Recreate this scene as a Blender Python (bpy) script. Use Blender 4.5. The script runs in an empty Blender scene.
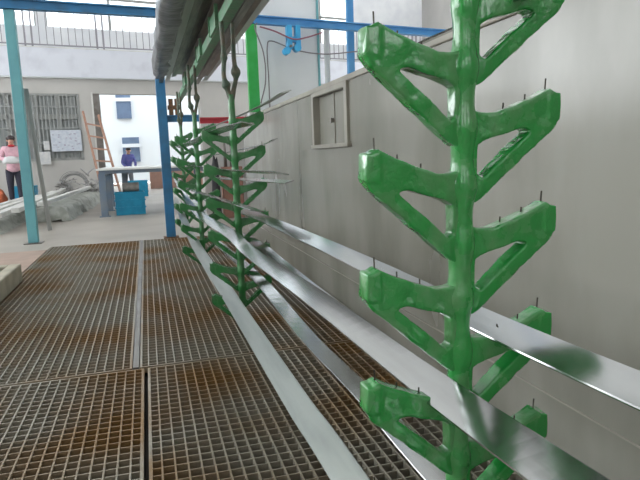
import bpy, bmesh, math, random
from mathutils import Vector, Matrix, noise
random.seed(7)
S = bpy.context.scene
col = S.collection
R = math.radians

# ------------------------------------------------------------------ camera
cam_d = bpy.data.cameras.new('camera'); cam = bpy.data.objects.new('camera', cam_d); col.objects.link(cam)
cam_d.sensor_fit = 'HORIZONTAL'; cam_d.sensor_width = 36.0; cam_d.lens = 36.0 * 584.2 / 640
cam_d.clip_start = 0.02; cam_d.clip_end = 200
cam.matrix_world = Matrix(((0.95841, 0.07502, -0.27535, 0), (-0.28470, 0.13015, -0.94974, 0),
                           (-0.03541, 0.98865, 0.14610, 0.95), (0, 0, 0, 1)))
_q = cam.matrix_world.to_quaternion(); cam.matrix_world = Matrix.Translation((0, 0, .95)) @ _q.to_matrix().to_4x4()
S.camera = cam
# ------------------------------------------------------------------ world, added lamps, exposure
w = bpy.data.worlds.new('world'); S.world = w; w.use_nodes = True
bg = w.node_tree.nodes['Background']; bg.inputs[0].default_value = (.93, .97, 1, 1); bg.inputs[1].default_value = 8.5
S.view_settings.view_transform = 'Standard'; S.view_settings.look = 'None'
S.view_settings.exposure = 0.0; S.view_settings.gamma = 1.0; S.view_settings.use_curve_mapping = False

def area(name, loc, target, sx, sy, power, color=(1, 1, 1)):
    l = bpy.data.lights.new(name, 'AREA'); l.shape = 'RECTANGLE'; l.size = sx; l.size_y = sy
    l.energy = power; l.color = color
    o = bpy.data.objects.new(name, l); col.objects.link(o); o.location = loc
    o.rotation_euler = (Vector(target) - Vector(loc)).to_track_quat('-Z', 'Y').to_euler()
    return o
# added lamps, not openings: a ceiling-wide fill and a row at the rear
area('added_ceiling_fill', (2.0, 9.2, 7.45), (2.0, 9.2, 0), 18.0, 29.0, 900, (.98, .99, 1))  # added fill, spread wide so the bars reflect an even grey
for wx in (-3.6, -.6, 2.4):
    area('added_rear_lamp', (wx, -5.3, 2.9), (wx * .3, 2.0, 0.8), 1.3, 2.6, 40, (.97, .98, 1))  # lamps added for highlights on the coated stem

# ------------------------------------------------------------------ materials
def lin(c): return tuple((v / 12.92 if v <= .04045 else ((v + .055) / 1.055) ** 2.4) for v in (x / 255 for x in c))
def mat(name, c1, c2=None, rough=.6, metal=0, scale=8, bump=0, bscale=40, detail=4, stretch=(1, 1, 1), lo=.4, hi=.65, rrange=None, spec=.5, coat=0):
    m = bpy.data.materials.new(name); m.use_nodes = True; nt = m.node_tree; n = nt.nodes; L = nt.links
    b = n['Principled BSDF']; b.inputs['Roughness'].default_value = rough; b.inputs['Metallic'].default_value = metal
    b.inputs['Specular IOR Level'].default_value = spec; b.inputs['Coat Weight'].default_value = coat; b.inputs['Coat Roughness'].default_value = .08
    c1 = lin(c1); b.inputs['Base Color'].default_value = (*c1, 1)
    tc = n.new('ShaderNodeTexCoord'); mp = n.new('ShaderNodeMapping'); mp.inputs['Scale'].default_value = stretch
    L.new(tc.outputs['Object'], mp.inputs[0])
    if c2:
        c2 = lin(c2); t = n.new('ShaderNodeTexNoise'); t.inputs['Scale'].default_value = scale; t.inputs['Detail'].default_value = detail
        r = n.new('ShaderNodeValToRGB'); r.color_ramp.elements[0].position = lo; r.color_ramp.elements[1].position = hi
        r.color_ramp.elements[0].color = (*c1, 1); r.color_ramp.elements[1].color = (*c2, 1)
        L.new(mp.outputs[0], t.inputs[0]); L.new(t.outputs[0], r.inputs[0]); L.new(r.outputs[0], b.inputs['Base Color'])
        if rrange:
            mr = n.new('ShaderNodeMapRange'); mr.inputs[3].default_value, mr.inputs[4].default_value = rrange
            L.new(t.outputs[0], mr.inputs[0]); L.new(mr.outputs[0], b.inputs['Roughness'])
    if bump:
        t2 = n.new('ShaderNodeTexNoise'); t2.inputs['Scale'].default_value = bscale; t2.inputs['Detail'].default_value = 3
        bp = n.new('ShaderNodeBump'); bp.inputs['Strength'].default_value = bump; bp.inputs['Distance'].default_value = .01
        L.new(mp.outputs[0], t2.inputs[0]); L.new(t2.outputs[0], bp.inputs['Height']); L.new(bp.outputs[0], b.inputs['Normal'])
    return m
M = dict(
    green=mat('green_dip_coating', (34, 146, 62), (88, 148, 92), rough=.22, scale=14, bump=.45, bscale=45, lo=.45, hi=.66, rrange=(.15, .4), coat=.8),
    green_shaded=mat('backlit_dip_coating', (46, 124, 62), (74, 122, 80), rough=.3, scale=14, bump=.35, bscale=55, lo=.42, hi=.6, coat=.3),  # same coating as the near rack, darkened to paint in its backlit shade
    green_old=mat('weathered_green_coating', (92, 150, 110), (110, 138, 112), rough=.45, scale=14, bump=.5, bscale=60),
    green_paint=mat('green_paint', (30, 150, 60), (50, 160, 80), rough=.5, scale=5),
    rod=mat('corroded_rod_coating', (78, 96, 80), (104, 96, 80), rough=.55, scale=25, bump=.6, bscale=70),
    pin=mat('dark_pin', (70, 66, 58), rough=.4, metal=.4),
    bar=mat('bright_bar_metal', (178, 180, 180), (164, 166, 165), rough=.13, metal=1, scale=3, stretch=(6, .6, 6), bump=.015, bscale=5, rrange=(.13, .19)),
    bar_dull=mat('dull_bar_metal', (164, 170, 165), (150, 156, 152), rough=.32, metal=1, scale=4, stretch=(6, .6, 6), bump=.04, bscale=9),
    stack=mat('dark_stacked_metal', (100, 100, 98), (140, 136, 128), rough=.38, metal=.75, scale=5, stretch=(5, .5, 5), bump=.25, bscale=10),
    stack2=mat('brown_grey_stacked_metal', (138, 126, 114), (104, 98, 94), rough=.45, metal=.6, scale=5, stretch=(5, .5, 5), bump=.2, bscale=10),
    film=mat('grey_wrapping_film', (56, 58, 60), (92, 92, 92), rough=.3, scale=9, bump=1.0, bscale=9, coat=0),
    tank=mat('tank_panel', (150, 149, 140), (128, 127, 117), rough=.3, scale=2.2, detail=9, stretch=(1, 1, .4), bump=.06, bscale=6, rrange=(.14, .34)),
    tank_trim=mat('tank_trim', (158, 154, 142), (142, 138, 128), rough=.45, scale=4),
    stain=mat('tank_stain', (140, 118, 92), (136, 128, 112), rough=.6, scale=9),
    grate=mat('stained_grating', (150, 144, 130), (138, 108, 68), rough=.36, metal=.3, scale=1.3, detail=3, bump=.2, bscale=60, lo=.42, hi=.6),
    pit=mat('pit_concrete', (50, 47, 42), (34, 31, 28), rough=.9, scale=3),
    floor=mat('floor_concrete', (158, 152, 143), (144, 138, 129), rough=.42, scale=1.2, bump=.05, bscale=20),
    strip=mat('pinkish_concrete', (160, 138, 124), (146, 128, 116), rough=.7, scale=5),
    wall=mat('wall_plaster', (182, 180, 176), (172, 170, 166), rough=.85, scale=.8),
    wall_band=mat('balcony_plaster', (204, 207, 215), (188, 190, 199), rough=.85, scale=2.5, lo=.5, hi=.8),
    panel=mat('white_panel', (216, 220, 222), (206, 210, 212), rough=.6, scale=1),
    ceiling=mat('ceiling_paint', (190, 190, 188), rough=.9),
    blue=mat('blue_paint', (64, 134, 190), (80, 146, 196), rough=.5, scale=4),
    blue_dark=mat('deep_blue_paint', (48, 116, 162), (52, 98, 130), rough=.5, scale=4),
    teal=mat('teal_paint', (98, 158, 164), (90, 148, 156), rough=.5, scale=4),
    blue_bright=mat('bright_blue_paint', (60, 164, 214), (56, 150, 200), rough=.5, scale=6),
    red=mat('red_paint', (190, 60, 72), (170, 56, 66), rough=.5, scale=4),
    steel=mat('plain_steel', (130, 126, 122), (112, 106, 100), rough=.35, metal=.6, scale=6),
    galv=mat('galvanised_pipe', (176, 180, 180), rough=.4, metal=.5),
    rust=mat('rusty_steel', (122, 88, 62), (96, 78, 62), rough=.8, scale=30),
    frame=mat('window_frame_paint', (158, 160, 157), rough=.6),
    grille=mat('window_grille', (150, 153, 152), rough=.5),
    pane_dark=mat('dim_window_glass', (150, 155, 154), (158, 162, 160), rough=.25, scale=1.2),
    rail=mat('rail_paint', (140, 138, 144), rough=.5),
    board=mat('notice_board_sheet', (196, 202, 210), (180, 188, 200), rough=.5, scale=14),
    paper=mat('paper', (200, 200, 198), (186, 188, 190), rough=.8, scale=10),
    ink=mat('printed_marks', (150, 140, 160), rough=.8),
    outside=mat('outside_plaster', (214, 220, 224), rough=.9),
    outglass=mat('outside_window_glass', (88, 104, 130), (100, 120, 146), rough=.8, scale=2),
    outbrick=mat('outside_red_brick', (190, 152, 138), (178, 144, 132), rough=.9, scale=6),
    table=mat('table_sheet', (214, 216, 214), rough=.4),
    table_leg=mat('table_leg_paint', (104, 120, 138), (116, 124, 132), rough=.5, scale=6),
    crate=mat('blue_plastic', (28, 142, 178), (24, 130, 166), rough=.4, scale=8),
    roll=mat('grey_wrapped_roll', (150, 146, 140), (130, 128, 124), rough=.7, scale=12),
    wood=mat('ladder_wood', (176, 138, 118), (160, 124, 108), rough=.7, scale=10),
    cloth=mat('grey_sheeting', (162, 164, 158), (136, 140, 132), rough=.6, scale=9, bump=.5, bscale=12),
    profile=mat('pale_profile', (208, 208, 204), (190, 190, 186), rough=.4, metal=.2, scale=5),
    wire=mat('coiled_wire', (126, 128, 128), rough=.4, metal=.5),
    scrap=mat('offcut_metal', (176, 176, 176), (130, 128, 124), rough=.35, metal=.4, scale=9),
    orange=mat('orange_plastic', (196, 104, 66), (176, 92, 60), rough=.6, scale=9),
    dark=mat('dark_rubber', (48, 46, 50), rough=.7),
    brown=mat('brown_board', (142, 104, 90), rough=.8),
    curb=mat('curb_concrete', (170, 164, 146), (150, 146, 130), rough=.7, scale=7),
    cable=mat('grey_cable', (118, 112, 116), rough=.6), cable_red=mat('dull_red_cable', (140, 84, 96), rough=.6),
    skin=mat('skin', (200, 158, 138), rough=.6), hair=mat('dark_hair', (46, 38, 38), rough=.6),
    pink=mat('pink_fabric', (206, 166, 176), (190, 150, 162), rough=.9, scale=14),
    trouser=mat('dark_fabric', (52, 52, 64), rough=.9), shoe=mat('tan_shoe', (120, 96, 84), rough=.8),
    glove=mat('pale_fabric', (186, 188, 188), rough=.8), purple=mat('violet_fabric', (112, 112, 178), (90, 100, 168), rough=.9, scale=9),
    greyfab=mat('grey_fabric', (120, 122, 128), rough=.9), lips=mat('red_scarf', (176, 44, 52), rough=.8),
    label_green=mat('green_sticker', (60, 220, 120), rough=.5),
)

# ------------------------------------------------------------------ helpers
def finish(bm, name, m, parent=None, smooth=False, bevel=0):
    me = bpy.data.meshes.new(name); bmesh.ops.recalc_face_normals(bm, faces=bm.faces); bm.to_mesh(me); bm.free()
    me.materials.append(M[m] if isinstance(m, str) else m)
    if smooth:
        for p in me.polygons: p.use_smooth = True
    o = bpy.data.objects.new(name, me); col.objects.link(o)
    if parent: o.parent = parent
    if bevel:
        bv = o.modifiers.new('bevel', 'BEVEL'); bv.width = bevel; bv.segments = 2; bv.limit_method = 'ANGLE'
    return o
def box(bm, x0, x1, y0, y1, z0, z1, mtx=None):
    vs = [bm.verts.new((x, y, z)) for z in (z0, z1) for y in (y0, y1) for x in (x0, x1)]
    if mtx:
        for v in vs: v.co = mtx @ v.co
    for f in ((0, 1, 3, 2), (4, 6, 7, 5), (0, 4, 5, 1), (2, 3, 7, 6), (0, 2, 6, 4), (1, 5, 7, 3)): bm.faces.new([vs[i] for i in f])
def basis(a, b):
    d = (Vector(b) - Vector(a)); q = d.to_track_quat('Z', 'X'); return Matrix.Translation(a) @ q.to_matrix().to_4x4(), d.length
def strut(bm, a, b, wx, wy):
    m, l = basis(a, b); box(bm, -wx / 2, wx / 2, -wy / 2, wy / 2, 0, l, m)
def tube(bm, pts, r, n=10, rs=None):
    pts = [Vector(p) for p in pts]; rings = []
    for i, p in enumerate(pts):
        d = (pts[min(i + 1, len(pts) - 1)] - pts[max(i - 1, 0)]).normalized()
        up = Vector((0, 0, 1)) if abs(d.z) < .9 else Vector((0, 1, 0))
        s = d.cross(up).normalized(); u = s.cross(d).normalized(); rr = rs[i] if rs else r
        rings.append([bm.verts.new(p + (s * math.cos(2 * math.pi * k / n) + u * math.sin(2 * math.pi * k / n)) * rr) for k in range(n)])
    for a, b in zip(rings, rings[1:]):
        for k in range(n): bm.faces.new((a[k], a[(k + 1) % n], b[(k + 1) % n], b[k]))
    bm.faces.new(rings[0][::-1]); bm.faces.new(rings[-1])
def smoothpts(pts, n=8):
    P = [Vector(p) for p in pts]; P = [P[0] * 2 - P[1]] + P + [P[-1] * 2 - P[-2]]; out = []
    for i in range(1, len(P) - 2):
        for k in range(n):
            t = k / n; a, b, c, d = P[i - 1:i + 3]
            out.append(.5 * ((2 * b) + (c - a) * t + (2 * a - 5 * b + 4 * c - d) * t * t + (3 * b - a - 3 * c + d) * t ** 3))
    out.append(P[-2]); return out
def thing(name, label, cat, loc=(0, 0, 0), rz=0, group=None):
    o = bpy.data.objects.new(name, None); col.objects.link(o); o.location = loc; o.rotation_euler = (0, 0, rz); o.empty_display_size = .1
    o['label'] = label; o['category'] = cat
    if group: o['group'] = group
    return o
def tag(o, label, cat, group=None):
    o['label'] = label; o['category'] = cat
    if group: o['group'] = group
    return o
def struct(o): o['kind'] = 'structure'; return o
def sbox(name, m, *a, mtx=None, parent=None):
    bm = bmesh.new(); box(bm, *a, mtx=mtx); o = finish(bm, name, m, parent)
    return o if parent else struct(o)
def dup(o, parent=None):
    c = o.copy(); col.objects.link(c); c.parent = parent
    for ch in list(o.children): dup(ch, c)
    return c
def bake(o):
    dg = bpy.context.evaluated_depsgraph_get(); me = bpy.data.meshes.new_from_object(o.evaluated_get(dg)); o.modifiers.clear(); old = o.data; o.data = me
    for p in me.polygons: p.use_smooth = True
    return o

# ------------------------------------------------------------------ setting: floors, pit, hall shell
PX0, PX1, PY0, PY1 = -1.12, 1.15, 0.3, 7.27
bm = bmesh.new()
box(bm, -7.2, PX0, -5.5, 24, -.2, 0); box(bm, PX0, 9, PY1, 24, -.2, 0); box(bm, PX0, 9, -5.5, PY0, -.2, 0); box(bm, PX1, 9, PY0, PY1, -.2, 0)
struct(finish(bm, 'floor', 'floor'))
bm = bmesh.new()
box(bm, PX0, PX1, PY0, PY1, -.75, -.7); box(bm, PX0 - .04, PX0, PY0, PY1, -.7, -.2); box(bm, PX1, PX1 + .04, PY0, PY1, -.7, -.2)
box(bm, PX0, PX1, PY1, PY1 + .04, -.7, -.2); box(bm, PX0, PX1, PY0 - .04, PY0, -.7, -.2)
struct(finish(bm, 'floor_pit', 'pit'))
bm = bmesh.new()   # tan concrete strip by the far left corner of the pit
box(bm, -1.75, PX0, 4.6, 7.0, 0, .006); struct(finish(bm, 'trim_1', 'strip'))
def wallx(name, x0, x1, holes, y0=-5.5, y1=24, h=7.5):   # wall with window holes along Y
    bm = bmesh.new(); cur = y0
    for a, b, z0, z1 in holes:
        box(bm, x0, x1, cur, a, 0, h); box(bm, x0, x1, a, b, 0, z0); box(bm, x0, x1, a, b, z1, h); cur = b
    box(bm, x0, x1, cur, y1, 0, h); return struct(finish(bm, name, 'wall'))
wallx('wall_left', -7.2, -7.0, [(-.6, 6.6, 1.8, 4.6), (8.4, 15.6, 1.8, 4.6)])
wallx('wall_right', 11, 11.2, [])
sbox('wall_back', 'wall', -7.2, 11.2, -5.7, -5.5, 0, 7.5)
sbox('ceiling', 'ceiling', -7.2, 11.2, -5.7, 24, 7.5, 7.7)

# far facade, turned a little from the pit: local x along the wall, local y away from the camera
F = Matrix.Translation((0, 18, 0)) @ Matrix.Rotation(math.atan(.2), 4, 'Z')
def fbox(bm, *a): box(bm, *a, mtx=F)
bm = bmesh.new()
fbox(bm, -8, -4.4, 0, .25, 0, 3.24); fbox(bm, -4.4, -1.66, 0, .25, 0, 1.02); fbox(bm, -4.4, -1.66, 0, .25, 2.82, 3.24)
fbox(bm, -1.66, -1.3, 0, .25, 0, 3.24); fbox(bm, -1.3, 1.75, 0, .25, 2.83, 3.24); fbox(bm, 1.75, 12, 0, .25, 0, 3.24)
struct(finish(bm, 'wall_far', 'wall'))
bm = bmesh.new(); fbox(bm, -8, 12, -.12, .9, 3.24, 3.99); struct(finish(bm, 'trim_2', 'wall_band'))      # balcony slab edge
M['upper'] = mat('lightened_upper_plaster', (232, 234, 236), (222, 224, 228), rough=.85, scale=2)  # plaster lightened to paint in stronger light on the upper parapet
bm = bmesh.new(); fbox(bm, -8, 12, 1.9, 2.1, 3.99, 4.95); fbox(bm, 8.3, 12, 1.9, 2.1, 4.95, 7.5); fbox(bm, -8, 8.3, 1.9, 2.1, 6.9, 7.5)
fbox(bm, -8, 12, .9, 2.1, 3.24, 3.99)
for s in (-2.3, 1.6, 5.6): fbox(bm, s - .14, s + .14, 1.9, 2.1, 4.95, 6.9)
struct(finish(bm, 'wall_upper', 'upper'))
k = 0
for a, b in ((-8, -2.44), (-2.16, 1.46), (1.74, 5.46), (5.74, 8.3)):
    k += 1; bm = bmesh.new(); n = max(1, round((b - a) / 1.5))
    for i in range(n + 1):
        s = a + (b - a) * i / n; fbox(bm, s - .035, s + .035, 1.96, 2.04, 4.95, 6.9)
    fbox(bm, a, b, 1.96, 2.04, 5.85, 5.92); struct(finish(bm, 'window_%d' % k, 'frame'))
# lower barred window
wn = bmesh.new(); fbox(wn, -4.4, -1.66, .14, .17, 1.02, 2.82); w5 = struct(finish(wn, 'window_5', 'pane_dark'))
bm = bmesh.new()
fbox(bm, -4.4, -1.66, .02, .12, 2.14, 2.27); fbox(bm, -4.4, -1.66, .02, .12, 1.02, 1.1); fbox(bm, -4.4, -1.66, .02, .12, 2.76, 2.82)
for s in (-4.37, -3.45, -2.75, -2.2, -1.69): fbox(bm, s - .045, s + .045, .02, .12, 1.02, 2.82)
finish(bm, 'window_frame', 'frame', w5)
bm = bmesh.new(); s = -4.35
while s < -1.68: fbox(bm, s - .012, s + .012, -.02, .0, 1.05, 2.8); s += .095
for z in (1.5, 1.9, 2.47): fbox(bm, -4.4, -1.66, -.03, -.01, z - .015, z + .015)
finish(bm, 'window_grille', 'grille', w5)
bm = bmesh.new(); fbox(bm, -1.3, -1.12, -.02, .2, 0, 2.83); d1 = struct(finish(bm, 'door_1', 'steel'))    # folded shutter at the opening
bm = bmesh.new(); fbox(bm, -1.34, -1.3, -.03, .2, 0, 2.86); finish(bm, 'door_frame', 'profile', d1)
bm = bmesh.new(); tube(bm, [F @ Vector((-8, -.16, 3.22)), F @ Vector((12, -.16, 3.22))], .022, 8)
o = finish(bm, 'wall_pipe', 'galv', smooth=True); tag(o, 'thin pale pipe along the underside of the far balcony', 'pipe')
# outdoors
bm = bmesh.new(); box(bm, -14, 14, 21.4, 50, -.25, -.05); struct(finish(bm, 'ground', 'floor'))
ob = thing('outside_building', 'white building seen in glare through the big doorway', 'building', (0, 27, 0))
bm = bmesh.new(); box(bm, -12, 10, 0, .4, 0, 9); finish(bm, 'facade', 'outside', ob)
for a, b, z0, z1 in ((-1.02, -.42, 2.75, 4.0), (-.9, -.2, .9, 1.95), (-3.4, -2.6, 2.75, 4.0)):
    bm = bmesh.new(); box(bm, a, b, -.06, .0, z0, z1); wo = finish(bm, 'window', 'outglass', ob)
    bm = bmesh.new(); box(bm, a - .03, b + .03, -.09, -.061, (z0 + z1) / 2 + .1, (z0 + z1) / 2 + .25); finish(bm, 'window_bar', 'outside', wo)
bm = bmesh.new(); box(bm, .1, 6, 20.4, 20.6, 0, .55); tag(finish(bm, 'brick_wall', 'outbrick'), 'low reddish brick wall outside beyond the doorway', 'wall')

# ------------------------------------------------------------------ balcony railing
rl = thing('balcony_railing', 'thin grey metal railing along the far upper balcony', 'railing', (0, 0, 0))
bm = bmesh.new(); fbox(bm, -6, 11, -.02, .02, 4.07, 4.10); fbox(bm, -6, 11, -.02, .02, 5.08, 5.12); finish(bm, 'rail', 'rail', rl)
bm = bmesh.new(); fbox(bm, -6, 11, -.03, .03, 3.99, 4.03); finish(bm, 'bottom_rail', 'profile', rl)
for i in range(9):
    s = -4.55 + i * 1.79
    for d in (-.085, .085):
        bm = bmesh.new(); fbox(bm, s + d - .022, s + d + .022, -.025, .025, 3.99, 5.12); finish(bm, 'post', 'rail', rl)
    n = 8
    for j in range(1, n + 1):
        q = s + .085 + (1.79 - .17) * j / (n + 1)
        bm = bmesh.new(); fbox(bm, q - .009, q + .009, -.009, .009, 4.08, 5.1); finish(bm, 'baluster', 'rail', rl)

# ------------------------------------------------------------------ tank on the right
TX = 1.15
tk = thing('process_tank', 'long grey tank wall with a hatch, right of the racks', 'tank', (TX, 0, 0))
bm = bmesh.new()
box(bm, 0, .08, -1.5, 3.29, .184, 1.36); box(bm, 0, .08, 3.96, 7.06, .184, 1.36); box(bm, 0, .08, 3.29, 3.96, .184, 1.013); box(bm, 0, .08, 3.29, 3.96, 1.33, 1.36)
box(bm, .08, 3.2, 6.98, 7.06, 0, 1.36); box(bm, 3.12, 3.2, -1.5, 6.98, 0, 1.36); box(bm, .08, 3.12, -1.5, 6.98, .0, .1)
finish(bm, 'side_panel', 'tank', tk)
bm = bmesh.new(); box(bm, -.002, .08, -1.5, 7.06, -.1, .182); finish(bm, 'plinth', 'tank', tk)
bm = bmesh.new(); box(bm, -.004, 0, -1.5, 7.06, .181, .186); finish(bm, 'weld_line', 'tank_trim', tk)
bm = bmesh.new(); box(bm, -.012, .12, -1.5, 7.10, 1.36, 1.394); box(bm, .12, 3.2, 6.96, 7.10, 1.36, 1.394); finish(bm, 'top_lip', 'tank_trim', tk, bevel=.006)
bm = bmesh.new()
for y in (4.45, 5.03, 5.62, 6.2): box(bm, -.001, 0, y - .003, y + .003, .19, 1.36)
box(bm, -.001, 0, 4.04, 7.06, 1.149, 1.152); finish(bm, 'panel_seam', 'tank', tk)
ht = sbox('hatch', 'tank', .028, .045, 3.29, 3.96, 1.013, 1.34, parent=tk)
bm = bmesh.new(); box(bm, -.018, .028, 3.25, 3.30, .99, 1.36); box(bm, -.018, .028, 3.95, 3.99, .99, 1.36); box(bm, -.026, .028, 3.23, 4.01, .986, 1.010); box(bm, -.018, .028, 3.30, 3.95, 1.332, 1.36)
finish(bm, 'hatch_frame', 'tank_trim', ht)
bm = bmesh.new(); tube(bm, [(.028, 3.62, 1.158), (0.0, 3.62, 1.158)], .016, 10, rs=[.011, .018]); finish(bm, 'hatch_knob', 'steel', ht)
bm = bmesh.new(); box(bm, .022, .028, 3.604, 3.612, 1.013, 1.335); finish(bm, 'hatch_seam', 'tank_trim', ht)
sbox('wall_middle', 'wall', .88, 4.3, 9.5, 9.62, 0, 1.52)

# ------------------------------------------------------------------ gratings over the pit
def grating(name, x0, x1, y0, y1, label, strips=()):
    t = thing(name, label, 'grating', (x0, y0, 0), 0, 'floor gratings over the pit')
    W, D = x1 - x0, y1 - y0; H0, H1 = -.03, 0.0
    bm = bmesh.new(); n = max(1, round(W / .0400))
    for i in range(1, n):
        x = W * i / n; box(bm, x - .0028, x + .0028, .01, D - .01, H0, H1)
    finish(bm, 'bearing_bars', 'grate', t)
    bm = bmesh.new(); n = max(1, round(D / .0440))
    for i in range(1, n):
        y = D * i / n; box(bm, .01, W - .01, y - .0024, y + .0024, H0 + .004, H1 - .002)
    finish(bm, 'cross_bars', 'grate', t)
    bm = bmesh.new()
    for a in ((0, .011, 0, D), (W - .011, W, 0, D), (.011, W - .011, 0, .009), (.011, W - .011, D - .009, D)): box(bm, *a, H0, H1)
    finish(bm, 'edge_band', 'grate', t)
    return t
grating('floor_grating', PX0 + .01, -.132, 2.735, PY1 - .01, 'far floor grating left of the pale joint strip, beside the curb')
grating('floor_grating', -.098, 1.138, 2.735, PY1 - .01, 'far floor grating below the distant racks, next to the tank')
grating('floor_grating', PX0 + .01, -.078, .32, 2.715, 'near floor grating at the lower left, closest to the curb side')
grating('floor_grating', -.062, 1.138, .32, 2.715, 'near floor grating directly below the closest green rack')
bm = bmesh.new(); box(bm, -.128, -.102, 2.735, PY1 - .01, -.03, .003); tag(finish(bm, 'joint_strip', 'steel'), 'narrow bright steel strip between the two far gratings', 'strip')
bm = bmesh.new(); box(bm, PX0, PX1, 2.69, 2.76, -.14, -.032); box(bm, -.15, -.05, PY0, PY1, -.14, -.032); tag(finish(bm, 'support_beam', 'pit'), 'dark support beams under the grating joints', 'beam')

# curb trough on the left
ct = thing('curb_trough', 'low concrete trough at the left edge of the grating', 'trough', (-1.07, 4.0, 0))
bm = bmesh.new(); box(bm, -.06, .03, -1.4, 1.22, .002, .15); box(bm, -.5, -.06, 1.13, 1.22, .002, .15); box(bm, -.5, -.42, -1.4, 1.13, .002, .15); finish(bm, 'trough_wall', 'curb', ct, bevel=.012)
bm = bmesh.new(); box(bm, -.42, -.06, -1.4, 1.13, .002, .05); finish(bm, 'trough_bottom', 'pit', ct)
def crumple(name, m, loc, size, seed, amp=.35, sub=3):
    bm = bmesh.new(); bmesh.ops.create_icosphere(bm, subdivisions=sub, radius=1)
    for v in bm.verts:
        nz = noise.noise(v.co * 1.9 + Vector((seed, 0, 0))) + .5 * noise.noise(v.co * 4.5 + Vector((0, seed, 0)))
        c = v.co * (1 + amp * nz); c.z = max(c.z, -.55); v.co = Vector((c.x * size[0], c.y * size[1], (c.z + .55) * size[2]))
    o = finish(bm, name, m, smooth=True); o.location = loc; return o
tag(crumple('plastic_bag', 'cloth', (-1.31, 4.95, .052), (.14, .15, .09), 3), 'crumpled grey bag lying in the low concrete trough', 'bag')
tag(crumple('rubber_glove', 'dark', (-1.28, 4.6, .052), (.09, .12, .06), 8), 'dark crumpled glove lying in the trough before the grey bag', 'glove')

# ------------------------------------------------------------------ frame of posts and beams
def hbeam(name, a, b, w, h, m, label, cat='beam'):
    bm = bmesh.new(); A = Vector(a); B = Vector(b); d = (B - A); ang = math.atan2(d.y, d.x)
    mt = Matrix.Translation(A) @ Matrix.Rotation(ang, 4, 'Z'); l = d.length
    box(bm, 0, l, -w / 2, w / 2, h / 2 - .016, h / 2, mt); box(bm, 0, l, -w / 2, w / 2, -h / 2, -h / 2 + .016, mt); box(bm, 0, l, -.012, .012, -h / 2 + .016, h / 2 - .016, mt)
    return tag(finish(bm, name, m), label, cat)
tp = thing('steel_post', 'teal painted square post standing left of the grating', 'post', (-1.37, 7.72, 0))
bm = bmesh.new(); box(bm, -.055, .055, -.055, .055, .012, 2.705); finish(bm, 'shaft', 'teal', tp, bevel=.006)
bm = bmesh.new(); box(bm, -.1, .1, -.1, .1, 0, .012); finish(bm, 'base_plate', 'steel', tp)
bp_ = thing('steel_post', 'blue square post standing behind the far racks', 'post', (.235, 7.34, 0))
bm = bmesh.new(); box(bm, -.055, .055, -.05, .05, .012, 1.90); finish(bm, 'shaft', 'blue_dark', bp_, bevel=.006)
bm = bmesh.new(); box(bm, -.09, .09, -.06, .09, 0, .012); finish(bm, 'base_plate', 'rust', bp_)
bm = bmesh.new(); strut(bm, (-1.385, 8.95, .02), (-1.325, 7.86, 1.85), .045, .01); strut(bm, (-1.362, 8.95, .02), (-1.302, 7.86, 1.85), .010, .05)
tag(finish(bm, 'brace_angle', 'galv'), 'bare steel angle leaning against the teal post', 'brace')
hbeam('crane_beam', (-2.6, 7.5, 2.765), (0.9, 7.98, 2.765), .1, .11, 'blue_dark', 'blue overhead beam on top of the teal post')
hbeam('crane_beam', (0.9, 7.98, 2.765), (5.6, 8.85, 2.765), .1, .11, 'blue', 'blue overhead beam in front of the white panel wall')
hbeam('cross_beam', (.29, 7.34, 1.43), (.66, 7.34, 1.43), .07, .08, 'blue_dark', 'short blue crossbar fixed to the blue post')
hbeam('red_beam', (.67, 7.34, 1.40), (1.24, 7.34, 1.40), .08, .07, 'red', 'short red beam between the blue crossbar and the tank')
bm = bmesh.new(); strut(bm, (.34, 7.34, 1.471), (.34, 7.34, 1.66), .05, .05); strut(bm, (.4, 7.34, 1.471), (.4, 7.34, 1.66), .03, .05); strut(bm, (.3, 7.34, 1.56), (.45, 7.34, 1.56), .05, .04)
tag(finish(bm, 'beam_support', 'rust'), 'rusty clamp carrying the green beam on the blue crossbar', 'clamp')
gp = thing('green_column', 'bright green painted column beside the white panel wall', 'column', (1.49, 8.1, 0))
bm = bmesh.new(); box(bm, -.07, .07, -.05, .05, 0, 2.70); finish(bm, 'shaft', 'green_paint', gp)
bm = bmesh.new(); box(bm, -.09, .02, -.09, .08, 1.46, 1.54); finish(bm, 'bracket', 'profile', gp)
bm = bmesh.new(); box(bm, 1.62, 2.52, 8.45, 8.6, 0, 7.5); struct(finish(bm, 'wall_panel', 'panel'))
bm = bmesh.new(); box(bm, 2.52, 2.55, 8.43, 8.6, 0, 7.5); struct(finish(bm, 'trim_3', 'teal'))
bm = bmesh.new(); tube(bm, [(2.9, 9.2, 0), (2.9, 9.2, 2.9)], .045, 12); tag(finish(bm, 'vertical_pipe', 'galv', smooth=True), 'galvanised pipe rising right of the white panel wall', 'pipe')
bm = bmesh.new(); box(bm, 3.26, 3.34, 9.15, 9.25, 0, 7.4); tag(finish(bm, 'pale_post', 'panel'), 'pale post standing just left of the blue post by the balcony', 'post')
bm = bmesh.new(); box(bm, 3.05, 3.15, 8.60, 8.68, 0, 7.4); tag(finish(bm, 'blue_post', 'blue'), 'tall blue post in front of the upper windows', 'post')
tr = thing('beam_trolley', 'bright blue roller trolley hanging on the blue overhead beam', 'trolley', (2.07, 8.1, 2.5))
bm = bmesh.new(); box(bm, -.09, -.02, -.06, .06, -.12, .2); box(bm, .03, .1, -.06, .06, -.1, .2); box(bm, -.09, .1, -.05, .05, -.02, .05); finish(bm, 'hanger', 'blue_bright', tr, bevel=.008)
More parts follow.
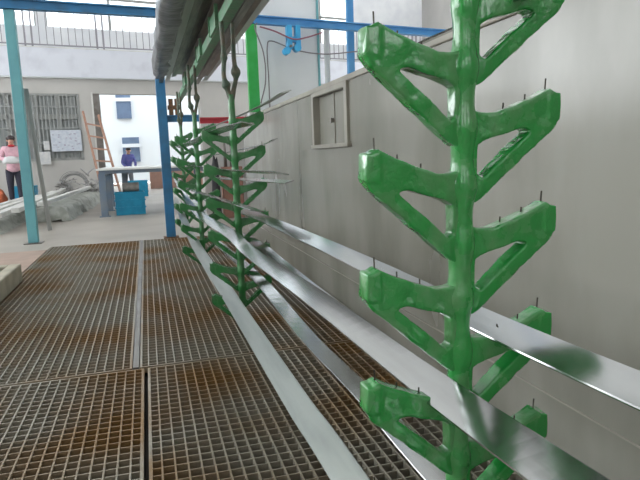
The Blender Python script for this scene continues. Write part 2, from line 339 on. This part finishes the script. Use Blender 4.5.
bm = bmesh.new(); tube(bm, [(-.1, -.07, -.14), (-.1, .05, -.14)], .05, 14); tube(bm, [(.05, -.07, -.1), (.05, .05, -.1)], .05, 14); finish(bm, 'roller', 'blue_bright', tr)
bm = bmesh.new(); tube(bm, [(2.02, 8.02, 2.42), (2.02, 8.1, 2.42)], .018, 8); o = finish(bm, 'axle', 'steel'); o.location = (-2.07, -8.1, -2.5); o.parent = tr
def cable(pts, r, m, label):
    bm = bmesh.new(); tube(bm, smoothpts(pts), r, 6); tag(finish(bm, 'cable', m, smooth=True), label, 'cable')
cable([(1.56, 8.0, 2.70), (1.52, 7.95, 2.62), (1.62, 7.95, 2.3), (1.63, 7.95, 1.95), (1.55, 7.95, 1.65)], .009, 'cable', 'grey cable hanging down in front of the green column')
cable([(1.76, 8.38, 1.5), (1.76, 8.36, 2.0), (1.76, 8.36, 2.45), (1.82, 8.3, 2.53), (2.1, 8.1, 2.38), (2.5, 8.1, 2.33), (2.95, 8.2, 2.38), (3.2, 8.3, 2.42)], .009, 'cable', 'grey cable drooping from the panel wall toward the tall blue post')
cable([(1.6, 8.02, 2.66), (1.8, 8.0, 2.6), (2.05, 7.98, 2.5), (2.25, 7.98, 2.53), (2.5, 8.1, 2.62)], .011, 'cable_red', 'dull red cable looping below the blue beam near the trolley')

# ------------------------------------------------------------------ racks (dip coated hangers)
def poly_arm():
    outer = [(-.150, .003), (-.168, -.008), (-.171, -.042), (-.160, -.058), (-.022, -.172), (.0, -.180), (.0, -.030), (-.024, -.036), (-.05, -.036), (-.085, -.026), (-.12, -.012)]
    hole = [(-.118, -.062), (-.100, -.058), (-.034, -.076), (-.020, -.084), (-.020, -.130), (-.030, -.136)]
    bm = bmesh.new()
    for ring in (outer, hole):
        vs = [bm.verts.new((x, -.0155, z)) for x, z in ring]
        for a, b in zip(vs, vs[1:] + vs[:1]): bm.edges.new((a, b))
    bmesh.ops.triangle_fill(bm, use_beauty=True, use_dissolve=False, edges=bm.edges[:])
    g = bmesh.ops.extrude_face_region(bm, geom=bm.faces[:])
    bmesh.ops.translate(bm, vec=(0, .031, 0), verts=[v for v in g['geom'] if isinstance(v, bmesh.types.BMVert)])
    # thickened flange along the tip so that its end face shows
    box(bm, -.168, -.146, -.0175, .0175, -.046, -.003)
    for v in bm.verts:
        if abs(v.co.x) < .026: v.co.y *= .8
    return bm
def coated(bm, name, parent, voxel=.0024, it=3, seed=0, amp=.0022):
    o = finish(bm, name, 'green', parent)
    r = o.modifiers.new('r', 'REMESH'); r.mode = 'VOXEL'; r.voxel_size = voxel
    s = o.modifiers.new('s', 'SMOOTH'); s.factor = .6; s.iterations = it
    p = o.parent; bpy.context.view_layer.update(); bake(o)
    for v in o.data.vertices:
        c = v.co * 32 + Vector((seed, seed, 0)); v.co += v.normal * (noise.noise(c) * amp + .0009)
    return o
rack0 = thing('hanging_rack', 'x', 'rack', (.457, .8201, .150), 0, 'green dip coated hanging racks'); rack0.scale = (.98, 1, 1); rack0.rotation_euler = (0, .0214, 0)
PITCH = .1795
tipsL = [.08 + PITCH * k for k in range(6)]; tipsR = [.172 + PITCH * k for k in range(6)]
bm = bmesh.new(); H = 1.16; N = 90; pts = []; rs = []
for i in range(N + 1):
    z = H * i / N; r = .0178
    for t in tipsL + tipsR:
        for c, a in ((t - .055, .0035), (t - .15, .003)): r += a * math.exp(-((z - c) / .022) ** 2)
    r *= 1 + .06 * noise.noise(Vector((0, 0, z * 22)))
    if i == 0: r = .008
    pts.append((.0015 * noise.noise(Vector((3, 0, z * 6))), 0, z)); rs.append(r)
tube(bm, pts, .017, 20, rs); stem = finish(bm, 'stem', 'green', rack0, smooth=True)
armbm = poly_arm(); arm = coated(armbm, 'arm', rack0, seed=1)
me_l = arm.data
me_r = me_l.copy()
for v in me_r.vertices: v.co.x *= -1
me_r.flip_normals()
bm = bmesh.new(); tube(bm, [(0, 0, -.01), (0.0, 0, .022)], .0014, 6); pin = finish(bm, 'peg', 'pin', arm)
pin_me = pin.data; bpy.data.objects.remove(pin); bpy.data.objects.remove(arm)
def add_arm(side, t):
    a = bpy.data.objects.new('arm', me_l if side < 0 else me_r); col.objects.link(a); a.parent = rack0; a.location = (0, 0, t)
    for px, pz, sc in ((.150, .003, .75), (.112, -.012, .3), (.072, -.026, .3)):
        p = bpy.data.objects.new('peg', pin_me); col.objects.link(p); p.parent = a; p.location = (side * px, 0, pz); p.scale = (1, 1, sc); p.rotation_euler = (0, R(6 * side * (1 if sc == 1 else .5)), 0)
for t in tipsL: add_arm(-1, t)
for t in tipsR: add_arm(1, t)
# fork and twin hanger rods up to the green beam
BZ = 1.66
bm = bmesh.new(); L = BZ - .15 + .02
for sg in (-1, 1):
    k1 = [(0, 0, H - .03), (.02 * sg, 0, H + .04), (.032 * sg, .01 * sg, H + .10), (.026 * sg, .01 * sg, H + .2), (.03 * sg, .01 * sg, L)]
    P = smoothpts(k1, 10); rr = []
    for i, p in enumerate(P):
        z = p.z; rr.append(.0120 + .012 * math.exp(-((z - (H + .08 + .03 * sg)) / .018) ** 2) + .008 * math.exp(-((z - (H + .16 - .03 * sg)) / .014) ** 2) + .005 * max(0, 1 - (z - H + .03) / .06))
    tube(bm, P, .009, 12, rr)
hr = finish(bm, 'hanger_rods', 'rod', rack0, smooth=True)
rack0['label'] = 'nearest and largest green coated rack, hanging close on the right'
THIN = {}
for me in (me_l, me_r):
    t = me.copy(); THIN[me.name] = t
    for v in t.vertices: v.co -= v.normal * .0036
racks = [rack0]
for (x, y, z, rz, lab) in ((.463, 3.19, .118, R(-7), 'second green rack, hanging mid-way before the tank corner'),
                           (.405, 4.9, .155, R(4), 'third green rack, between the second rack and the farthest one'),
                           (.42, 7.05, .18, R(38), 'farthest green rack, seen just right of the blue post')):
    c = dup(rack0); c.scale = (1, 1, 1); c.location = (x, y, z); c.rotation_euler = (0, 0, rz); c['label'] = lab; racks.append(c)
    for ch in c.children:
        if ch.name.split('.')[0] == 'arm': ch.data = THIN[ch.data.name]
        if ch.name.split('.')[0] in ('stem', 'arm'): ch.material_slots[0].link = 'OBJECT'; ch.material_slots[0].material = M['green_shaded']
gb = thing('hanging_beam', 'long weathered green beam overhead that carries the racks', 'beam', (.465, 0, 1.69))
bm = bmesh.new(); box(bm, -.027, .027, -.4, 8.0, -.03, .035); finish(bm, 'channel', 'green_old', gb, bevel=.003)
for y in (3.35, 4.3, 1.8, 5.9): 
    bm = bmesh.new(); box(bm, -.040, -.028, y, y + .3, -.028, .06); box(bm, -.046, -.028, y - .02, y, -.028, .085); box(bm, -.046, -.028, y + .3, y + .32, -.028, .085); finish(bm, 'clamp_bracket', 'green_old', gb)

# ------------------------------------------------------------------ bars resting on the racks
def bar(stations, width, th, m, label, group='bright flat metal bars on the racks', name='metal_bar'):
    st = sorted(stations); P = smoothpts([(y, x, z) for y, x, z, t in st], 14)
    T = smoothpts([(t, 0, 0) for y, x, z, t in st], 14)
    bm = bmesh.new(); prev = None; bev = th * .3
    sec = [(0, bev), (bev, 0), (width - bev, 0), (width, bev), (width, th - bev), (width - bev, th), (bev, th), (0, th - bev)]
    first = last = None
    for p, t in zip(P, T):
        y, x, z = p; a = R(t.x)
        ring = [bm.verts.new((x + u * math.cos(a) - v * math.sin(a), y, z + u * math.sin(a) + v * math.cos(a))) for u, v in sec]
        if prev:
            for k in range(8): bm.faces.new((prev[k], prev[(k + 1) % 8], ring[(k + 1) % 8], ring[k]))
        else: first = ring
        prev = ring
    bm.faces.new(first); bm.faces.new(prev[::-1])
    o = finish(bm, name, m)
    for pl in o.data.polygons: pl.use_smooth = False
    return tag(o, label, 'metal bar', group)
# station: Y, X and Z of the left edge, roll
bar([(-.3, .415, .565, 30), (.35, .41, .56, 30), (.835, .402, .547, 33), (1.5, .392, .545, 30), (2.5, .382, .522, 34), (3.06, .372, .535, 40), (4.9, .355, .49, 42), (7.0, .36, .56, 40), (8.6, .35, .72, 35)],
    .058, .005, 'bar', 'wide bright bar crossing in front of the nearest rack stem from upper left')
bar([(-.3, .365, .185, 38), (1.24, .365, .18, 38), (1.7, .362, .17, 40), (3.06, .355, .172, 42), (4.9, .31, .235, 42), (7.0, .33, .28, 40), (8.6, .335, .36, 35)],
    .078, .005, 'bar_dull', 'lowest long bar running to the bottom edge, left of all others')
bar([(-.3, .515, .655, 20), (.3, .515, .652, 20), (.835, .512, .642, 20), (1.4, .505, .648, 20), (2.0, .50, .648, 19), (3.06, .488, .638, 17), (4.9, .44, .60, 14), (6.8, .46, .64, 14)],
    .058, .005, 'bar', 'bright bar passing behind the nearest stem and leaving at the right edge')
bar([(.2, .495, .29, 4), (1.0, .485, .297, 4), (1.4, .485, .305, 4), (2.0, .485, .292, 6), (3.06, .487, .308, 14), (4.9, .44, .29, 10)],
    .06, .005, 'bar', 'bar just above the floor grating between the lowest and widest bars')
bar([(.2, .50, .475, 14), (.835, .50, .475, 14), (1.7, .495, .473, 14), (2.4, .488, .485, 18), (3.06, .485, .492, 18), (4.9, .44, .44, 14), (6.8, .45, .47, 14)],
    .056, .005, 'bar', 'bar half hidden behind the widest bar, on the tank side of it')
bar([(2.3, .385, .735, -8), (3.06, .345, .735, -10), (4.9, .30, .71, -8), (7.2, .32, .72, -8)],
    .06, .004, 'bar', 'thin looking bar across the second rack stem, ending near the tank', name='metal_bar')
bar([(1.9, .40, .895, -12), (3.06, .36, .89, -14), (4.9, .32, .90, -14), (7.2, .33, .90, -14)],
    .055, .004, 'bar', 'level bar across the upper part of the second rack stem')
bar([(2.5, .575, .825, 14), (3.06, .555, .815, 14), (4.95, .515, .775, 14)],
    .045, .004, 'bar', 'bar behind the second stem whose end points at the tank')
bar([(2.35, .375, 1.085, -12), (3.06, .335, 1.085, -14), (4.9, .29, 1.06, -14), (6.3, .31, 1.07, -14)],
    .055, .004, 'bar', 'topmost bar on the left arm of the second rack, pointing up right')
bar([(2.75, .58, 1.02, 14), (3.06, .565, 1.0, 14), (4.9, .50, .96, 14)],
    .03, .004, 'bar', 'short stub of bar on the right arm of the second rack at eye level')
bar([(.2, .56, 1.17, 14), (.862, .55, 1.165, 14), (1.3, .545, 1.16, 14)],
    .03, .004, 'bar', 'end of a bar on the topmost right arm of the nearest rack')
bar([(2.3, .53, 1.19, 14), (3.06, .53, 1.18, 14), (4.9, .46, 1.17, 14)],
    .045, .004, 'bar_dull', 'bar on the topmost right arm of the second rack, before the tank lip')

# ------------------------------------------------------------------ bundle of bars stacked on top of the hanging beam
for i in range(11):
    x = .165 + i * .0545; z = 1.80 + random.uniform(-.008, .035) + (.045 if i % 3 == 1 else 0); ye = 7.0 + random.uniform(-.6, .5)
    sag = random.uniform(-.01, .01); wd = random.choice((.05, .055, .058)); ti = random.uniform(-16, 12)
    labs = ['leftmost bar of the dark stack overhead, by the wrapping film', 'second bar from the left in the dark overhead stack', 'third bar from the left in the dark overhead stack',
            'fourth bar from the left in the dark overhead stack', 'fifth bar from the left in the overhead stack', 'middle bar of the overhead stack, right above the green beam',
            'bar just right of the middle in the overhead stack', 'fourth bar from the right in the overhead stack', 'third bar from the right in the overhead stack',
            'second bar from the right in the overhead stack', 'rightmost bar of the dark stack overhead']
    bar([(-.6, x, z, ti), (2.2, x + sag, z + .01, ti + 3), (4.5, x, z, ti - 2), (ye, x, z + random.uniform(-.02, .01), ti)], wd, .006, ('stack', 'stack2', 'bar_dull', 'stack')[i % 4], labs[i], 'dark bars stacked overhead')
for i in range(5):
    x = .18 + i * .112
    bar([(-.6, x, 1.875, 0), (3, x, 1.88, 2), (6.6 + .1 * i, x, 1.87, 0)], .108, .006, 'stack2' if i % 2 else 'stack', ['broad bar lying on the left side of the overhead stack', 'broad upper bar, second from the left of the overhead stack', 'broad upper bar at the centre of the overhead stack', 'broad upper bar, second from the right of the overhead stack', 'broad bar lying on the right side of the overhead stack'][i], 'dark bars stacked overhead')
# crinkled film round the left part
bm = bmesh.new(); NY = 130; NU = 26; grid = []
sec = [(.27, 1.792), (.235, 1.785), (.20, 1.782), (.17, 1.785), (.145, 1.80), (.138, 1.86), (.142, 1.93), (.17, 1.965), (.24, 1.97), (.33, 1.96)]
SP = smoothpts([(a, b, 0) for a, b in sec], 3)
for j in range(NY + 1):
    y = .5 + 5.75 * j / NY; row = []
    for i, p in enumerate(SP):
        q = Vector((p.x * 14, y * 3.2, p.y * 14)); n1 = noise.noise(q) * .012 + noise.noise(q * 2.7) * .006
        e = (i < 3) * noise.noise(Vector((y * 4, 1, 1))) * .04
        row.append(bm.verts.new((p.x + e + n1, y, p.y + noise.noise(q + Vector((9, 9, 9))) * .010 - .01)))
    grid.append(row)
for a, b in zip(grid, grid[1:]):
    for i in range(len(a) - 1): bm.faces.new((a[i], a[i + 1], b[i + 1], b[i]))
o = finish(bm, 'wrapping_film', 'film', smooth=True); sm = o.modifiers.new('s', 'SOLIDIFY'); sm.thickness = .0015
tag(o, 'crinkled dark wrapping film round the left side of the overhead stack', 'film')

# ------------------------------------------------------------------ back of the hall: table, crates, ladder, stock
tb = thing('work_table', 'long work table with grey blue legs in front of the doorway', 'table', (-.1, 11.9, 0))
bm = bmesh.new(); box(bm, -.72, 1.25, -1.25, 1.35, .80, .83); finish(bm, 'table_top', 'table', tb)
bm = bmesh.new(); box(bm, -.68, 1.2, -1.2, -1.12, .74, .80); box(bm, -.68, 1.2, 1.2, 1.28, .74, .80); box(bm, -.68, -.6, -1.12, 1.2, .70, .80); box(bm, 1.12, 1.2, -1.12, 1.2, .70, .80); finish(bm, 'table_frame', 'table_leg', tb)
for x, y in ((-.64, -1.15), (1.15, -1.15), (-.64, 1.23), (1.15, 1.23), (-.62, .1), (-.35, 1.23)):
    bm = bmesh.new(); box(bm, x - .055, x + .055, y - .05, y + .05, 0, .74); box(bm, x - .09, x + .09, y - .06, y + .06, 0, .015); finish(bm, 'leg', 'table_leg', tb)
def crate(loc, w, d, h, rz, label):
    t = thing('plastic_crate', label, 'crate', loc, rz, 'blue plastic crates on the hall floor')
    bm = bmesh.new(); th = .012
    box(bm, -w / 2, w / 2, -d / 2, d / 2, 0, .015)
    for a in ((-w / 2, w / 2, -d / 2, -d / 2 + th), (-w / 2, w / 2, d / 2 - th, d / 2), (-w / 2, -w / 2 + th, -d / 2, d / 2), (w / 2 - th, w / 2, -d / 2, d / 2)): box(bm, *a, .015, h)
    finish(bm, 'crate_body', 'crate', t)
    bm = bmesh.new(); e = .014
    for z in (h * .30, h * .62, h - .03):
        box(bm, -w / 2 - e, w / 2 + e, -d / 2 - e, -d / 2, z, z + .022); box(bm, -w / 2 - e, w / 2 + e, d / 2, d / 2 + e, z, z + .022)
        box(bm, -w / 2 - e, -w / 2, -d / 2, d / 2, z, z + .022); box(bm, w / 2, w / 2 + e, -d / 2, d / 2, z, z + .022)
    for k in range(5):
        x = -w / 2 + w * (k + .5) / 5; box(bm, x - .008, x + .008, -d / 2 - e, -d / 2, .02, h - .03)
    finish(bm, 'ribs', 'crate', t); return t
crate((-.32, 11.05, 0), .50, .36, .40, R(3), 'blue plastic crate under the work table with a grey roll on it')
crate((-.3, 16.4, 0), .62, .45, .42, 0, 'blue plastic crate farther back by the doorway')
crate((-2.95, 19.0 - 2.9, 0), .55, .4, .42, 0, 'blue plastic crate partly hidden behind the stock pile')
bm = bmesh.new(); tube(bm, [(-.43, 11.0, .485), (-.15, 11.02, .485)], .08, 20); tag(finish(bm, 'material_roll', 'roll', smooth=False), 'grey wrapped roll lying on the nearer blue crate', 'roll')
ld = thing('wooden_ladder', 'wooden ladder leaning at the left side of the doorway', 'ladder', (-1.1, 16.8, 0))
rails = [((-.02, -.5, .0), (-.40, .25, 2.3)), ((.43, -.5, .0), (-.02, .25, 2.2))]
for a, b in rails:
    bm = bmesh.new(); strut(bm, a, b, .06, .04); finish(bm, 'side_rail', 'wood', ld)
for k in range(1, 7):
    t = k / 7; a = Vector(rails[0][0]).lerp(Vector(rails[0][1]), t); b = Vector(rails[1][0]).lerp(Vector(rails[1][1]), t)
    bm = bmesh.new(); strut(bm, a, b, .04, .05); finish(bm, 'rung', 'wood', ld)
# stock pile: pale profiles on grey sheeting
def sheet(x0, y0, x1, y1, wd, h, seed):
    bm = bmesh.new(); A = Vector((x0, y0, 0)); B = Vector((x1, y1, 0)); d = (B - A); s = Vector((d.y, -d.x, 0)).normalized(); rows = []
    prof = [(-1, 0), (-.93, .5), (-.8, .85), (-.5, .95), (0, 1), (.5, .95), (.75, .85), (.88, .55), (.97, .2), (1.12, 0.01)]
    for j in range(61):
        c = A + d * j / 60; r = []
        for u, v in prof:
            n1 = noise.noise(Vector((u * 3, j * .35, seed)))
            edge = 1 if j not in (0, 60) else .02
            r.append(bm.verts.new(c + s * (u * wd / 2 + n1 * .07) + Vector((0, 0, max(.004, v * h * edge + n1 * .05 * (v > .05))))))
        rows.append(r)
    for a, b in zip(rows, rows[1:]):
        for i in range(len(prof) - 1): bm.faces.new((a[i], a[i + 1], b[i + 1], b[i]))
    return finish(bm, 'grey_sheeting', 'cloth', smooth=True)
o = sheet(-1.60, 10.4, -1.38, 15.3, .62, .24, 4); tag(o, 'grey sheeting draped over stock beside the work table', 'sheeting')
o = sheet(-2.42, 9.0, -2.42, 15.4, .78, .17, 9); tag(o, 'flatter grey sheeting under the pale profiles at the left edge', 'sheeting')
PB = [((-2.5, 9.0), (-2.42, 13.6), 'pale long profile at the far left of the stock pile'), ((-2.27, 9.0), (-2.26, 13.9), 'second pale profile from the left on the stock pile'),
      ((-2.0, 8.9), (-2.16, 15.3), 'pale long profile in the middle of the stock pile'), ((-1.85, 9.3), (-1.98, 15.6), 'pale profile just right of the middle of the stock pile'),
      ((-1.62, 10.0), (-1.38, 16.2), 'pale long profile on the draped sheeting nearest the table')]
for (a, b, lab), h in zip(PB, (.26, .26, .27, .3, .33)):
    bm = bmesh.new(); strut(bm, (a[0], a[1], h), (b[0], b[1], h), .07, .11); tag(finish(bm, 'metal_profile', 'profile', bevel=.006), lab, 'profile', 'pale profiles on the floor at the left')
def coil(loc, rad, n, label, tilt):
    bm = bmesh.new(); P = []
    for i in range(n * 28): a = 2 * math.pi * i / 28; q = rad * (1 - .035 * (i / 28) + .04 * math.sin(i * .13)); P.append((q * math.cos(a), .015 * i / 28 + .02 * math.sin(i * .31), q * math.sin(a)))
    tube(bm, P, .006, 6); o = finish(bm, 'wire_coil', 'wire', smooth=True); o.location = loc; o.rotation_euler = (tilt, 0, 0); tag(o, label, 'coil')
coil((-1.86, 16.75, .38), .36, 8, 'large grey wire coil leaning under the notice board', R(-14))
for i, (x, y, sx, lab) in enumerate(((-1.95, 16.0, .18, 'heap of tangled offcuts in front of the wire coil'), (-1.35, 15.8, .15, 'heap of tangled offcuts beside the ladder foot'))):
    bm = bmesh.new()
    for k in range(90):
        c = Vector((random.gauss(0, sx * .6), random.gauss(0, sx * .5), abs(random.gauss(.2, .16)) + .03)); d = Vector((random.uniform(-1, 1), random.uniform(-1, 1), random.uniform(-.4, .4))).normalized() * random.uniform(.06, .17)
        a_, b_ = c - d, c + d; a_.z = max(a_.z, .01); b_.z = max(b_.z, .01); strut(bm, a_, b_, .03, .012)
    o = finish(bm, 'metal_offcuts', 'scrap'); o.location = (x, y, 0); o['kind'] = 'stuff'; tag(o, lab, 'offcuts')
tag(crumple('orange_sack', 'orange', (-3.55, 15.9, 0), (.22, .2, .26), 5), 'orange sack on the floor at the left edge beside the person', 'sack')
tag(crumple('dark_bin_bag', 'dark', (1.02, 9.2, .0), (.07, .08, .62), 6, .25), 'dark bag standing by the low partition behind the racks', 'bag')
bm = bmesh.new(); box(bm, 1.13, 1.45, 9.2, 9.4, .0, .80); tag(finish(bm, 'brown_box', 'brown', bevel=.01), 'brown box against the low partition behind the racks', 'box')
bm = bmesh.new(); tube(bm, [(1.2, 9.3, .8), (1.2, 9.3, 1.2)], .02, 8, rs=[.03, .015]); tag(finish(bm, 'slim_bottle', 'steel', smooth=True), 'slim grey bottle on the brown box, left of the pair', 'bottle')
bm = bmesh.new(); tube(bm, [(1.3, 9.3, .8), (1.3, 9.3, 1.14)], .02, 8, rs=[.03, .015]); tag(finish(bm, 'slim_bottle', 'steel', smooth=True), 'slim grey bottle on the brown box, right of the pair', 'bottle')
# papers on the far wall
nb = thing('notice_board', 'large pale notice sheet hung over the barred window', 'notice board', (0, 0, 0))
bm = bmesh.new(); fbox(bm, -2.47, -1.70, -.075, -.05, 1.27, 1.84); finish(bm, 'board_sheet', 'board', nb)
bm = bmesh.new()
for k in range(26):
    s = random.uniform(-2.42, -1.76); z = random.uniform(1.33, 1.78); fbox(bm, s - .02, s + .02, -.08, -.0751, z - .008, z + .008)
finish(bm, 'printed_marks', 'ink', nb)
bm = bmesh.new(); fbox(bm, -2.82, -2.52, -.075, -.055, .93, 1.27); tag(finish(bm, 'paper_notice', 'paper'), 'plain pale notice left of and below the large notice sheet', 'notice')
bm = bmesh.new(); fbox(bm, -2.66, -2.52, -.075, -.055, 1.32, 1.55); tag(finish(bm, 'paper_notice', 'paper'), 'small paper stuck just left of the large notice sheet', 'notice')

# ------------------------------------------------------------------ people
def skinned(name, verts, edges, root, m, parent=None, sub=2):
    me = bpy.data.meshes.new(name); me.from_pydata([v[:3] for v in verts], edges, []); me.materials.append(M[m])
    o = bpy.data.objects.new(name, me); col.objects.link(o)
    o.modifiers.new('skin', 'SKIN'); 
    for i, v in enumerate(verts):
        sv = me.skin_vertices[0].data[i]; sv.radius = (v[3], v[4] if len(v) > 4 else v[3]); sv.use_root = (i == root)
    sd = o.modifiers.new('sub', 'SUBSURF'); sd.levels = sub; sd.render_levels = sub
    bpy.context.view_layer.update(); bake(o)
    if parent: o.parent = parent
    return o
def blob(name, m, parent, loc, size, sub=3):
    bm = bmesh.new(); bmesh.ops.create_icosphere(bm, subdivisions=sub, radius=1)
    for v in bm.verts: v.co = Vector((v.co.x * size[0], v.co.y * size[1], v.co.z * size[2])) + Vector(loc)
    return finish(bm, name, m, parent, smooth=True)
def fingers(pers, hand, d, n=(0, 0, -1)):
    pass
def person(loc, rz, label, top, legs_m, lean=0.0, arms=None, held=None):
    p = thing('person', label, 'person', loc, rz)
    # body faces -Y; hips at .86, head top at 1.62
    def ly(z): return -lean * max(0, (z - .86))
    V = [(0, 0, .88, .14, .10), (0, ly(1.05), 1.05, .12, .09), (0, ly(1.28), 1.28, .145, .10), (0, ly(1.38), 1.38, .07, .06), (0, ly(1.44) - .01, 1.45, .048),
         (0, ly(1.5) - .03, 1.52, .078, .09), (0, ly(1.58) - .03, 1.585, .06, .07)]
    E_ = [(0, 1), (1, 2), (2, 3), (3, 4), (4, 5), (5, 6)]
    arms = arms or {-1: ((-.25, -.02, 1.10), (-.10, -.26, 1.08)), 1: ((.25, -.02, 1.10), (.10, -.26, 1.05))}
    for s in (-1, 1):
        el, ha = arms[s]; i = len(V)
        V += [(s * .165, ly(1.34), 1.34, .055), (el[0], el[1] + ly(1.1), el[2], .04), (ha[0], ha[1], ha[2], .026)]
        hd = (Vector(ha) - Vector((el[0], el[1] + ly(1.1), el[2]))).normalized(); pm = Vector(ha) + hd * .05; V += [(pm.x, pm.y, pm.z, .034, .02)]
        E_ += [(2, i), (i, i + 1), (i + 1, i + 2), (i + 2, i + 3)]
        side = Vector((s, 0, 0)).cross(hd); side = hd.cross(Vector((0, 0, 1))).normalized()
        for f in range(4):
            b = pm + side * (f - 1.5) * .017; ln = (.035, .042, .040, .03)[f]; j = len(V)
            t1 = b + hd * ln; t2 = t1 + (hd * .6 + Vector((0, 0, -.5))).normalized() * .025; V += [(t1.x, t1.y, t1.z, .009), (t2.x, t2.y, t2.z, .008)]; E_ += [(i + 3, j), (j, j + 1)]
        j = len(V); th = Vector(ha) + hd * .03 - side * s * .045; V += [(th.x, th.y, th.z + .01, .010)]; E_ += [(i + 3, j)]
    for s in (-1, 1):
        i = len(V); V += [(s * .09, .0, .80, .092), (s * .10, -.02 - .03 * s, .46, .06), (s * .10, .02 - .05 * s, .09, .04), (s * .11, -.11 - .05 * s, .035, .035, .03)]
        E_ += [(0, i), (i, i + 1), (i + 1, i + 2), (i + 2, i + 3)]
    body = skinned('body', V, E_, 0, 'skin', p)
    fy = ly(1.52) - .03
    blob('nose', 'skin', body, (0, fy - .095, 1.515), (.012, .018, .018), 2)
    for s in (-1, 1):
        blob('eye', 'dark', body, (s * .03, fy - .082, 1.54), (.012, .008, .007), 2); blob('ear', 'skin', body, (s * .082, fy + .01, 1.525), (.012, .022, .03), 2)
    blob('mouth', 'lips', body, (0, fy - .086, 1.477), (.02, .008, .007), 2)
    # clothes as slightly larger skins over the same joints
    TV = [(0, 0, .74, .17, .13), (0, 0, .86, .165, .125), (0, ly(1.05), 1.05, .14, .11), (0, ly(1.28), 1.28, .165, .12), (0, ly(1.38), 1.385, .09, .075)]
    TE = [(0, 1), (1, 2), (2, 3), (3, 4)]
    for s in (-1, 1):
        el, ha = arms[s]; i = len(TV); elv = Vector((el[0], el[1] + ly(1.1), el[2])); cu = elv.lerp(Vector(ha), .85)
        TV += [(s * .165, ly(1.34), 1.34, .068), (*elv, .054), (*cu, .042)]; TE += [(3, i), (i, i + 1), (i + 1, i + 2)]
    skinned('jacket', TV, TE, 0, top, p)
    LV = [(0, 0, .88, .15, .115)]; LE = []
    for s in (-1, 1):
        i = len(LV); LV += [(s * .09, .0, .78, .108), (s * .10, -.02 - .03 * s, .46, .076), (s * .10, .02 - .05 * s, .11, .06)]; LE += [(0, i), (i, i + 1), (i + 1, i + 2)]
        blob('shoe', 'shoe', p, (s * .11, -.06 - .05 * s, .045), (.05, .13, .045))
    skinned('trousers', LV, LE, 0, legs_m, p)
    return p, fy
p1, fy = person((-3.0, 15.4, 0), R(12), 'person in a pink top and dark trousers holding a pale bundle, far left', 'pink', 'trouser')
blob('hair', 'hair', p1, (0, fy + .02, 1.565), (.095, .10, .075)); blob('hair', 'hair', p1, (-.03, fy + .075, 1.40), (.075, .05, .17))
blob('scarf', 'lips', p1, (.0, fy - .04, 1.395), (.075, .06, .03))
tag(crumple('pale_bundle', 'glove', (-2.95, 15.04, .98), (.2, .1, .11), 2, .2), 'pale folded bundle held by the person in pink', 'bundle')
p2, fy = person((-.53, 18.6, -.0), R(20), 'stooping person in violet jacket beyond the far blue crate', 'purple', 'greyfab', lean=.35,
                arms={-1: ((-.24, -.1, 1.08), (-.16, -.42, .92)), 1: ((.24, -.1, 1.08), (.16, -.42, .92))})
p2.scale = (.82, .82, .82); blob('hair', 'hair', p2, (0, fy + .02, 1.565), (.092, .10, .07))
